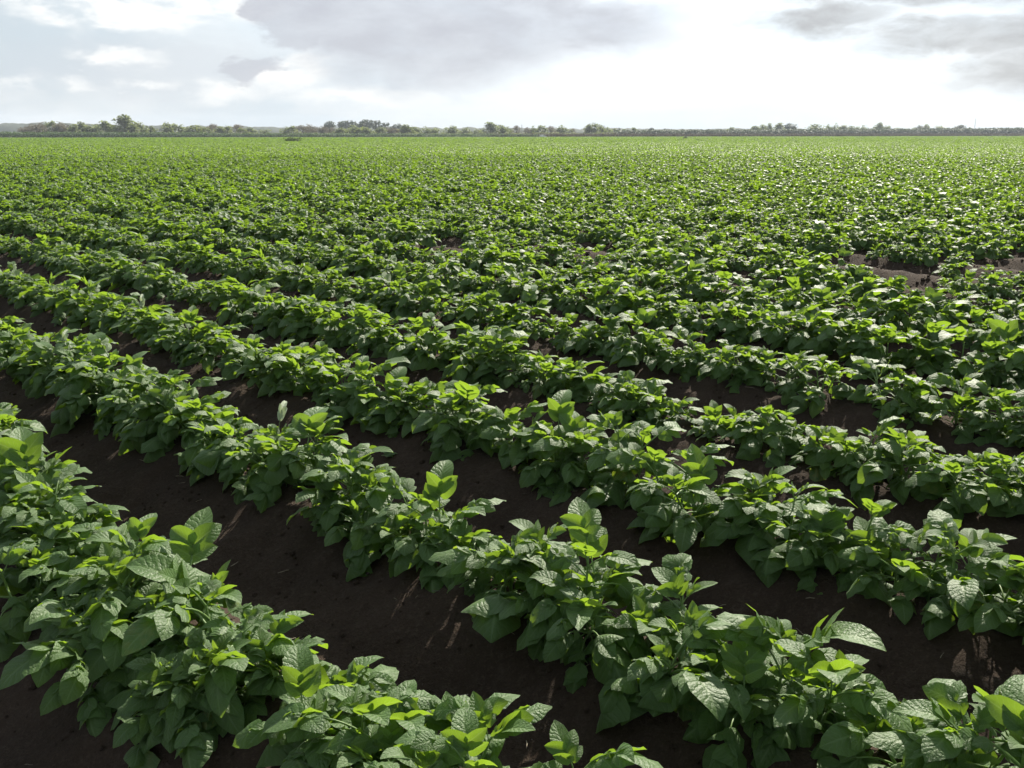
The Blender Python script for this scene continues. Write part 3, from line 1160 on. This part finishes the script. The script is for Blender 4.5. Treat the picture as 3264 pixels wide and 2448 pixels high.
def trunk_mesh(rng, style):
    parts = [tube([(0, 0, -0.01), (rng.uniform(-0.01, 0.01), 0, 0.2), (rng.uniform(-0.02, 0.02), 0.01, 0.45), (0.0, 0.0, 0.72)], [0.028, 0.022, 0.016, 0.006], 6)]
    for _ in range(5 if style != 'bare' else 9):
        a = rng.uniform(0, 6.28)
        z = rng.uniform(0.15, 0.45)
        L = rng.uniform(0.2, 0.34)
        parts.append(tube([(0, 0, z), (L * 0.5 * math.cos(a), L * 0.5 * math.sin(a), z + L * 0.55), (L * math.cos(a), L * math.sin(a), z + L * 1.15)], [0.013, 0.009, 0.003], 5))
    V, F, U, A = join_np(parts)
    return mesh_np('trunk', V, F, smooth=True, mat=M_BARK)


t_rng = random.Random(21)
TREES = {st: [(crown_mesh(t_rng, st), trunk_mesh(t_rng, st)) for _ in range(n)] for st, n in (('round', 4), ('willow', 4), ('tall', 3), ('cypress', 1), ('bare', 4))}
# photo column, top row, width in pixels, kind, metres beyond the field edge
G, W_, B_, T_, C_ = 'round', 'willow', 'bare', 'tall', 'cypress'
TREE_LIST = [
    (92, 392, 46, B_, 60), (120, 386, 56, B_, 55), (160, 384, 40, W_, 70), (182, 392, 40, B_, 60), (208, 384, 52, B_, 62), (236, 394, 34, W_, 55),
    (260, 387, 46, G, 60), (289, 392, 44, W_, 62), (312, 394, 30, G, 70), (338, 384, 50, G, 58), (366, 392, 30, B_, 70), (400, 365, 68, G, 48), (372, 398, 34, W_, 45), (430, 394, 34, G, 45),
    (450, 387, 50, W_, 60), (483, 400, 34, G, 66), (534, 388, 46, G, 60), (571, 393, 46, W_, 66), (600, 402, 28, G, 60), (626, 397, 66, W_, 60), (660, 404, 30, W_, 52),
    (683, 393, 40, B_, 72), (705, 402, 40, G, 60), (724, 400, 46, W_, 64), (757, 394, 32, B_, 72), (775, 406, 30, W_, 60), (796, 405, 40, G, 64), (843, 408, 40, W_, 90),
    (921, 400, 46, W_, 40), (963, 397, 46, B_, 52), (998, 393, 54, B_, 58), (1030, 400, 40, B_, 55), (1050, 384, 36, T_, 260), (1052, 402, 44, B_, 60), (1089, 386, 32, T_, 270), (1107, 383, 32, T_, 250),
    (1134, 386, 32, T_, 280), (1154, 385, 22, T_, 270), (1172, 380, 38, T_, 255), (1196, 383, 32, T_, 265), (1223, 390, 32, T_, 275), (1271, 393, 32, T_, 280), (1250, 400, 24, T_, 280),
    (1082, 406, 42, W_, 45), (1123, 398, 58, W_, 50), (1150, 402, 34, W_, 55), (1173, 404, 42, W_, 48), (1210, 404, 42, W_, 55), (1244, 404, 42, B_, 58), (1270, 408, 36, B_, 60), (1297, 396, 52, G, 52), (1325, 403, 34, W_, 55),
    (1370, 401, 38, W_, 50), (1408, 418, 36, W_, 80), (1442, 398, 42, G, 60), (1480, 404, 38, W_, 62), (1526, 408, 34, W_, 66), (1563, 388, 52, G, 58), (1602, 397, 44, W_, 62),
    (1622, 402, 26, W_, 70), (1646, 398, 24, B_, 60), (1680, 404, 30, B_, 60), (1702, 400, 28, W_, 64), (1729, 398, 32, W_, 60), (1758, 400, 34, B_, 62), (1792, 398, 42, W_, 66), (1826, 408, 20, B_, 64),
    (1876, 394, 30, G, 60), (1892, 389, 40, G, 62), (1916, 396, 32, W_, 66), (1935, 404, 28, W_, 70), (1957, 408, 26, G, 90), (1973, 405, 9, C_, 120), (1991, 410, 24, G, 90), (2020, 405, 22, G, 92),
    (2075, 406, 20, T_, 260), (2118, 407, 12, C_, 280), (2327, 407, 28, W_, 110), (2405, 404, 30, G, 105), (2432, 400, 24, W_, 108), (2452, 396, 17, G, 110), (2483, 395, 28, G, 108), (2513, 396, 30, T_, 112),
    (2595, 399, 42, G, 104), (2651, 395, 20, W_, 106), (2686, 402, 32, G, 108), (2709, 404, 27, W_, 110), (2730, 405, 20, G, 108), (2755, 402, 30, W_, 106), (2800, 394, 28, G, 108), (2823, 402, 32, G, 106),
    (2861, 409, 27, W_, 110), (2891, 410, 27, G, 108), (2914, 409, 22, G, 112), (2933, 402, 25, T_, 108), (2952, 399, 22, G, 108), (2995, 403, 38, G, 106), (3022, 409, 22, W_, 108), (3054, 401, 28, T_, 106), (3088, 409, 28, G, 108)]
TREE_LIST.sort()
KIND_WORDS = {G: 'round olive-green tree', W_: 'pale green spreading tree', B_: 'brown leafless tree', T_: 'dark slender tree', C_: 'narrow pointed dark tree'}
count = {}
for px, py, wpx, st, extra in TREE_LIST:
    x, y = ray_xy(px, extra=extra)
    H = top_height(py, y) * (1.12 if px > 2300 else 1.0)
    Wd = wpx * y / F_SRC * (2.1 if px > 2300 else 1.65)
    count[st] = count.get(st, 0) + 1
    cm, tm = TREES[st][t_rng.randrange(len(TREES[st]))]
    root = add('tree', None, None, Matrix.Translation((x, y, 0)), label=f'{KIND_WORDS[st]}, {ordinal(count[st])} of its kind from the left along the horizon',
               category='tree', group='trees along the horizon')
    Mx = Matrix.Rotation(t_rng.uniform(0, 6.28), 4, 'Z') @ Matrix.Diagonal((Wd, Wd, H, 1))
    add('crown', cm, root, Mx)
    add('trunk', tm, root, Mx)


# leafy strip (taller crop) behind the field on the left, dry weeds on the right, dark orchard far right
def bush_mesh(rng, mat, n=90, leaf=0.22, upright=False):
    specs = []
    for _ in range(n):
        p = Vector((rng.gauss(0, 0.34), rng.gauss(0, 0.34), rng.random() ** 0.7))
        s = leaf * rng.uniform(0.6, 1.2)
        if upright:
            specs.append((p * 0.8, rng.uniform(0, 6.28), rng.uniform(0.7, 1.5), 0, s * 1.6, s * 0.22, rng.random()))
        else:
            specs.append((p, rng.uniform(0, 6.28), rng.gauss(0, 0.6), rng.gauss(0, 0.5), s, s * 0.7, max(0, min(1, 1.1 - p.z + rng.uniform(-0.2, 0.2)))))
    V, F, U, A = blade_cloud(rng, specs)
    return mesh_np('bush', V, F, U, {'age': A}, smooth=False, mat=mat)


def strip(name, mat, px0, px1, extras, step, h0, h1, upright, leaf, **props):
    srcs = [bush_mesh(t_rng, mat, 90, leaf, upright) for _ in range(6)]
    P, RZ, SC, IX = [], [], [], []
    for e in extras:
        x0, y0 = ray_xy(px0, extra=e)
        x1, y1 = ray_xy(px1, extra=e)
        n = int(math.hypot(x1 - x0, y1 - y0) / step)
        for i in range(n):
            f = (i + t_rng.random()) / n
            P.append((x0 + (x1 - x0) * f, y0 + (y1 - y0) * f + t_rng.uniform(-0.5, 0.5), 0.0))
            RZ.append(t_rng.uniform(0, 6.28))
            SC.append((h0 + (h1 - h0) * f) * t_rng.uniform(0.75, 1.15))
            IX.append(t_rng.randrange(6))
    return instancer(name, srcs, P, RZ, SC, IX, kind='stuff', **props)


strip('hedge', M_HEDGE, -260, 1730, (4, 7, 10), 0.7, 2.25, 1.45, False, 0.2, label='long low dark green leafy strip behind the potato field', category='hedge')
strip('dry_weeds', M_DRY, 1560, 3600, (5, 9, 14, 20, 28), 1.3, 1.25, 1.35, True, 0.5, label='strip of dry brown weeds behind the field', category='weeds')
strip('orchard', M_DARKTREE, 1960, 3700, (85, 90, 96), 1.2, 3.2, 6.0, False, 0.26, label='long dark even orchard row on the horizon', category='orchard')
strip('scrub', M_WILLOW, 60, 1960, (42, 66), 1.8, 1.8, 2.2, False, 0.24, label='greyish scrub growing under the line of trees', category='scrub')


# wooded hills far behind
def hills(name, x0, x1, y, hs, label):
    n = int((x1 - x0) / 2.5)
    xs = np.linspace(x0, x1, n)
    base = np.interp(xs, np.linspace(x0, x1, len(hs)), hs)
    V = []
    rows = 7
    for j in range(rows):
        f = j / (rows - 1)
        z = base * math.sin(f * math.pi * 0.5) if j else base * 0
        bump = (2.4 * vnoise(xs, np.full(n, j * 3.7), 0.11) + 1.6 * vnoise(xs + 9, np.full(n, j * 2.1), 0.3)) * (1 if j else 0)
        yy = y + f * 34 + 4 * vnoise(xs, np.full(n, j * 1.7 + 4), 0.2)
        V.append(np.stack([xs, yy, np.maximum(z + bump, 0) - (2 if j == 0 else 0)], -1))
    V.append(np.stack([xs, np.full(n, y + 300.0), np.full(n, -2.0)], -1))
    V = np.concatenate(V)
    ii = np.arange((rows + 1) * n).reshape(rows + 1, n)
    Fq = np.stack([ii[:-1, :-1], ii[:-1, 1:], ii[1:, 1:], ii[1:, :-1]], -1).reshape(-1, 4)
    me_ = mesh_np(name, V, np.ascontiguousarray(Fq), smooth=False, mat=M_HILL)
    add(name, me_, kind='structure', label=label)


M_HILL = plain_mat('wooded_hill', (0.030, 0.046, 0.030), (0.045, 0.06, 0.036), 0.08, 0.95)
hills('hills', -900, 1000, 980, [14.5, 14, 13.5, 12.5, 10, 8.5, 8, 7.5, 7, 6.5, 6, 6, 5.5, 5, 5], 'low wooded hills far behind the trees')


# ------------------------------------------------------------------ small far things
def box_arr(cx, cy, cz, sx, sy, sz, taper=1.0):
    V = []
    for k, s in ((-1, 1.0), (1, taper)):
        for a, b in ((-1, -1), (1, -1), (1, 1), (-1, 1)):
            V.append((cx + a * sx / 2 * s, cy + b * sy / 2 * s, cz + k * sz / 2))
    F = [(0, 3, 2, 1), (4, 5, 6, 7), (0, 1, 5, 4), (1, 2, 6, 5), (2, 3, 7, 6), (3, 0, 4, 7)]
    V = np.array(V)
    return V, np.array(F), np.zeros((8, 2)), np.zeros(8)


def prism(profile, y0, y1):
    """side profile (x,z) list extruded from y0 to y1"""
    n = len(profile)
    V = [(p[0], y0, p[1]) for p in profile] + [(p[0], y1, p[1]) for p in profile]
    F = [tuple(range(n)), tuple(range(2 * n - 1, n - 1, -1))] + [(i, i + n, (i + 1) % n + n, (i + 1) % n) for i in range(n)]
    return V, F


def wheel_mesh(mat, r=0.33, w=0.22, n=16):
    V, F = [], []
    prof = ((r * 0.6, -w / 2), (r * 0.94, -w / 2), (r, -w * 0.3), (r, w * 0.3), (r * 0.94, w / 2), (r * 0.6, w / 2))
    for i in range(n):
        a = 6.283 * i / n
        for q, yy in prof:
            V.append((q * math.cos(a), yy, q * math.sin(a)))
    m_ = len(prof)
    for i in range(n):
        for k in range(m_ - 1):
            F.append((i * m_ + k, i * m_ + k + 1, ((i + 1) % n) * m_ + k + 1, ((i + 1) % n) * m_ + k))
    return mesh_np('tyre', V, F, mat=mat)


def rim_mesh(mat, r=0.2, w=0.19, n=12):
    V = [(0, -w / 2, 0), (0, w / 2, 0)]
    F = []
    for i in range(n):
        a = 6.283 * i / n
        V += [(r * math.cos(a), -w / 2, r * math.sin(a)), (r * math.cos(a), w / 2, r * math.sin(a))]
    for i in range(n):
        a, b = 2 + 2 * i, 2 + 2 * ((i + 1) % n)
        F += [(0, b, a), (1, a + 1, b + 1), (a, b, b + 1, a + 1)]
    return mesh_np('rim', V, F, smooth=False, mat=mat)


M_TYRE = plain_mat('tyre_rubber', (0.02, 0.02, 0.02), None, 5, 0.9)
M_RIM = plain_mat('wheel_rim', (0.35, 0.35, 0.36), None, 5, 0.35, 0.8)
M_GLASS = plain_mat('car_glass', (0.03, 0.04, 0.05), None, 2, 0.08, 0.0, 0, 0.7)
M_LAMP = plain_mat('headlight', (0.6, 0.6, 0.6), None, 2, 0.15)
TYRE, RIM = wheel_mesh(M_TYRE), rim_mesh(M_RIM)


def vehicle(px, extra, yaw, paint, pickup, label, cat, name):
    x, y = ray_xy(px, extra=extra)
    root = add(name, None, None, Matrix.Translation((x, y, 0.0)) @ Matrix.Rotation(yaw, 4, 'Z'), label=label, category=cat)
    if pickup:
        low = [(-2.5, 0.45), (2.45, 0.42), (2.52, 0.75), (2.35, 0.98), (1.2, 1.08), (-0.55, 1.10), (-2.5, 1.10)]
        cab = [(-0.52, 1.09), (1.12, 1.07), (0.45, 1.66), (-0.35, 1.70)]
        side = [(-0.36, 1.16), (0.86, 1.14), (0.40, 1.58), (-0.26, 1.60)]
        lid = [(-2.46, 1.10), (-0.56, 1.10), (-0.50, 1.66), (-2.40, 1.62)]
    else:
        low = [(-2.2, 0.38), (2.15, 0.35), (2.22, 0.62), (2.0, 0.84), (1.05, 0.95), (-1.6, 0.98), (-2.2, 0.9)]
        cab = [(-1.75, 0.96), (1.02, 0.94), (0.28, 1.40), (-0.95, 1.45)]
        side = [(-1.35, 1.00), (0.72, 0.99), (0.20, 1.33), (-0.88, 1.37)]
        lid = None

    def part(nm, prof, y0, y1, mat, parent=root):
        V, F = prism(prof, y0, y1)
        return add(nm, mesh_np(nm, V, F, smooth=False, mat=mat), parent)
    part('body', low, -0.86, 0.86, paint)
    cb = part('cabin', cab, -0.72, 0.72, paint)
    part('side_window', side, -0.735, -0.722, M_GLASS, cb)
    part('side_window', side, 0.722, 0.735, M_GLASS, cb)
    if lid:
        part('bed_cover', lid, -0.78, 0.78, paint)
    # windscreen lies on the sloping front of the cabin
    f0, f1 = cab[1], cab[2]
    V = [(f0[0] - 0.08, -0.62, f0[1] + 0.07), (f0[0] - 0.08, 0.62, f0[1] + 0.07), (f1[0] + 0.08, 0.6, f1[1] - 0.06), (f1[0] + 0.08, -0.6, f1[1] - 0.06)]
    V = [(a + 0.012, b, c + 0.012) for a, b, c in V] + [(a, b, c) for a, b, c in V]
    add('windscreen', mesh_np('windscreen', V, [(0, 1, 2, 3), (7, 6, 5, 4), (0, 4, 5, 1), (1, 5, 6, 2), (2, 6, 7, 3), (3, 7, 4, 0)], smooth=False, mat=M_GLASS), cb)
    for sx in (-1.4, 1.4):
        for sy in (-0.79, 0.79):
            wh = add('wheel', TYRE, root, Matrix.Translation((sx, sy, 0.33)))
            add('rim', RIM, wh)
    for sy in (-0.62, 0.62):
        V, F, U, A = box_arr(low[2][0] - 0.03, sy, low[2][1] + 0.06, 0.1, 0.3, 0.12)
        add('headlight', mesh_np('headlight', V, F, smooth=False, mat=M_LAMP), root)
    return root


M_CAR = plain_mat('dark_car_paint', (0.012, 0.012, 0.02), None, 1, 0.25, 0.2, 0, 0.6)
M_WHITE = plain_mat('white_car_paint', (0.85, 0.85, 0.83), (0.78, 0.78, 0.76), 1, 0.3)
v1 = vehicle(1076, 24, R(10), M_CAR, False, 'dark parked car behind the leafy strip', 'car', 'parked_car')
v1.location.z = 0.55
v2 = vehicle(1731, 1.2, R(35), M_WHITE, True, 'white pickup truck at the far edge of the field', 'pickup truck', 'pickup_truck')
v2.scale = (0.62, 0.62, 0.80)

# raised farm track under the dark car
x, y = ray_xy(1076, extra=24)
V, F, U, A = box_arr(0, 0, 0.275, 60, 5.0, 0.55, 0.96)
me_ = mesh_np('farm_track', V, F, smooth=False, mat=plain_mat('track_earth', (0.16, 0.13, 0.09), (0.1, 0.09, 0.05), 0.4, 0.95))
add('farm_track', me_, None, Matrix.Translation((x, y, 0)) @ Matrix.Rotation(math.atan(0.52), 4, 'Z'), kind='structure', label='low bank of a farm track')

# low tan shed with pale roof
M_ROOF = plain_mat('pale_roof', (0.66, 0.60, 0.38), (0.6, 0.52, 0.33), 1, 0.6)
M_TAN = plain_mat('tan_wall', (0.24, 0.19, 0.11), (0.2, 0.16, 0.1), 1, 0.9)
x, y = ray_xy(1949, extra=44)
root = add('shed', None, None, Matrix.Translation((x, y, 0)) @ Matrix.Rotation(R(4), 4, 'Z'), label='low tan shed with a pale yellow roof', category='shed')
wd = 30 * y / F_SRC
V, F, U, A = box_arr(0, 0, 1.1, wd * 0.94, 3.4, 2.2)
add('wall', mesh_np('wall', V, F, smooth=False, mat=M_TAN), root)
V, F = prism([(-wd / 2, 2.203), (wd / 2, 2.203), (wd / 2 - 0.2, 2.46), (-wd / 2 + 0.1, 2.52)], -1.9, 1.9)
add('roof', mesh_np('roof', V, F, smooth=False, mat=M_ROOF), root)
V, F, U, A = box_arr(wd * 0.5 - 0.12, -1.8, 1.1, 0.16, 0.16, 2.2)
add('post', mesh_np('post', V, F, smooth=False, mat=M_ROOF), root)
V, F, U, A = box_arr(-wd * 0.2, -1.73, 0.9, 0.9, 0.05, 1.8)
add('door', mesh_np('door', V, F, smooth=False, mat=M_BARK), root)

# masts and poles
M_STEEL = plain_mat('mast_steel', (0.2, 0.2, 0.2), None, 1, 0.6, 0.5)


def mast(px, py, extra, w, label, lattice):
    x, y = ray_xy(px, extra=extra)
    H = top_height(py, y)
    root = add('radio_mast' if lattice else 'utility_pole', None, None, Matrix.Translation((x, y, 0)), label=label, category='mast' if lattice else 'pole')
    if lattice:
        for a in (0, 2.094, 4.189):
            V, F, U, A = tube([(w * math.cos(a), w * math.sin(a), 0), (w * 0.5 * math.cos(a), w * 0.5 * math.sin(a), H)], [0.09, 0.06], 5)
            add('leg', mesh_np('leg', V, F, mat=M_STEEL), root)
        parts = []
        n = int(H / 1.5)
        for i in range(n):
            for a, b in ((0, 2.094), (2.094, 4.189), (4.189, 0)):
                s0, s1 = w * (1 - 0.5 * i / n), w * (1 - 0.5 * (i + 1) / n)
                parts.append(tube([(s0 * math.cos(a), s0 * math.sin(a), H * i / n), (s1 * math.cos(b), s1 * math.sin(b), H * (i + 1) / n)], [0.04, 0.04], 4))
        V, F, U, A = join_np(parts)
        add('bracing', mesh_np('bracing', V, F, mat=M_STEEL), root, kind='stuff')
    else:
        V, F, U, A = tube([(0, 0, -0.2), (0, 0, H * 0.5), (0, 0, H)], [0.17, 0.15, 0.11], 8)
        add('post', mesh_np('post', V, F, mat=M_BARK), root)
        V, F, U, A = box_arr(0, -0.16, H - 0.5, 1.7, 0.12, 0.14)
        add('crossarm', mesh_np('crossarm', V, F, smooth=False, mat=M_BARK), root)
    return root


mast(3104, 378, 360, 0.5, 'thin tall lattice mast over the orchard near the edge of the picture', True)
mast(1663, 397, 330, 0.45, 'thin lattice mast between two trees at the middle of the horizon', True)
mast(1921, 400, 150, 0, 'utility pole beside the big round tree, left one of a pair', False)
mast(1925, 400, 152, 0, 'utility pole beside the big round tree, right one of a pair', False)


# dark weed clumps standing in the crop
def weed_clump(px, base_py, wpx, hpx, n, label):
    s = (px - 1632.0) / F_SRC
    y = (CAM_H - 0.42) / ((base_py - HORIZON) / F_SRC)
    x = s * y
    w, h = wpx * y / F_SRC, hpx * y / F_SRC
    rg = random.Random(int(px))
    root = add('weed_clump', None, None, Matrix.Translation((x, y, 0.1)), label=label, category='weeds', group='dark weed clumps in the crop')
    for i in range(n):
        a = (i + 0.5) / n - 0.5 + rg.uniform(-0.06, 0.06)
        hh = (0.32 + h) * rg.uniform(0.6, 1.1)
        specs = []
        for q in range(130):
            z = rg.random() ** 0.8
            specs.append((Vector((rg.gauss(0, 0.10) * w * 1.2, rg.gauss(0, 0.2), z * hh * 0.9)), rg.uniform(0, 6.28), rg.uniform(0.4, 1.4), 0, rg.uniform(0.14, 0.26), 0.09, rg.random()))
        V, F, U, A = blade_cloud(rg, specs)
        add('weed_stalk', mesh_np('weed_stalk', V, F, U, {'age': A}, smooth=False, mat=M_WEED), root, Matrix.Translation((a * w, rg.uniform(-0.3, 0.3), 0)))


weed_clump(930, 450, 44, 12, 7, 'wide dark green weed clump standing above the crop before the leafy strip')
weed_clump(2184, 441, 13, 7, 3, 'small dark weed tuft at the far edge of the crop')


# people working far off: one skinned body each
def person(px, extra, stoop, label, seed):
    rg = random.Random(seed)
    x, y = ray_xy(px, extra=extra)
    root = add('person', None, None, Matrix.Translation((x, y, 0)) @ Matrix.Rotation(rg.uniform(0, 6.28), 4, 'Z'), label=label, category='person', group='people in the far weeds')
    hip = Vector((0, 0, 0.90))
    ch = hip + Vector((0.42 * math.sin(stoop), 0, 0.42 * math.cos(stoop)))
    nk = ch + Vector((0.12 * math.sin(stoop), 0, 0.12 * math.cos(stoop)))
    hd = nk + Vector((0.14 * math.sin(stoop * 0.7), 0, 0.14 * math.cos(stoop * 0.7)))
    pts = [(hip, .15), (ch, .17), (nk, .06), (hd, .10)]
    E = [(0, 1), (1, 2), (2, 3)]
    for sg in (-1, 1):
        b = len(pts)
        pts += [(hip + Vector((0, 0.10 * sg, -0.08)), .10), (Vector((0.04, 0.12 * sg, 0.47)), .07), (Vector((-0.02, 0.13 * sg, 0.07)), .045), (Vector((0.16, 0.14 * sg, 0.04)), .04)]
        E += [(0, b), (b, b + 1), (b + 1, b + 2), (b + 2, b + 3)]
        b = len(pts)
        pts += [(ch + Vector((0, 0.19 * sg, 0.02)), .06), (ch + Vector((0.06, 0.25 * sg, -0.27)), .045), (ch + Vector((0.20, 0.22 * sg, -0.48)), .035)]
        E += [(1, b), (b, b + 1), (b + 1, b + 2)]
    me_ = bpy.data.meshes.new('person')
    me_.from_pydata([tuple(p) for p, _ in pts], E, [])
    me_.materials.append(M_CLOTH)
    o = add('body', me_, root)
    sk = o.modifiers.new('skin', 'SKIN')
    for i, (_, rad) in enumerate(pts):
        me_.skin_vertices[0].data[i].radius = (rad, rad)
    me_.skin_vertices[0].data[0].use_root = True
    o.modifiers.new('smooth', 'SUBSURF').levels = 1
    V = []
    n = 12
    for q, zz in ((0.20, 0.02), (0.11, 0.04), (0.10, 0.15), (0.03, 0.17)):
        V += [(hd.x + q * math.cos(6.283 * i / n), q * math.sin(6.283 * i / n), hd.z + zz) for i in range(n)]
    F = [(j * n + i, j * n + (i + 1) % n, (j + 1) * n + (i + 1) % n, (j + 1) * n + i) for j in range(3) for i in range(n)] + [tuple(range(3 * n, 4 * n))]
    add('hat', mesh_np('hat', V, F, mat=M_HAT), root)


M_CLOTH = plain_mat('work_clothes', (0.05, 0.055, 0.06), (0.08, 0.075, 0.07), 3, 0.9)
M_HAT = plain_mat('white_hat', (0.82, 0.82, 0.8), None, 3, 0.7)
for i, (px, ex, st, lab) in enumerate(((2152, 34, 0.15, 'person in dark clothes and white hat, leftmost of four beyond the field'),
                                       (2173, 36, 0.5, 'stooping person in white hat, second from the left of four beyond the field'),
                                       (2209, 33, 0.35, 'person in dark clothes and white hat, third from the left beyond the field'),
                                       (2232, 35, 0.1, 'upright person in white hat, rightmost of four beyond the field'))):
    person(px, ex, st, lab, 300 + i)

# ------------------------------------------------------------------ hazy air
m, nt, out = new_mat('haze')
pv = nt.new('ShaderNodeVolumePrincipled')
pv.inputs['Color'].default_value = (0.80, 0.88, 0.98, 1)
pv.inputs['Density'].default_value = 0.00028
pv.inputs['Anisotropy'].default_value = 0.0
nt.l.new(pv.outputs[0], out.inputs['Volume'])
V, F, U, A = box_arr(0, 0, 24.5, 5800, 5800, 52)
hz = add('haze', mesh_np('haze', V, F, smooth=False, mat=m), kind='stuff', label='pale haze in the air over the whole field')
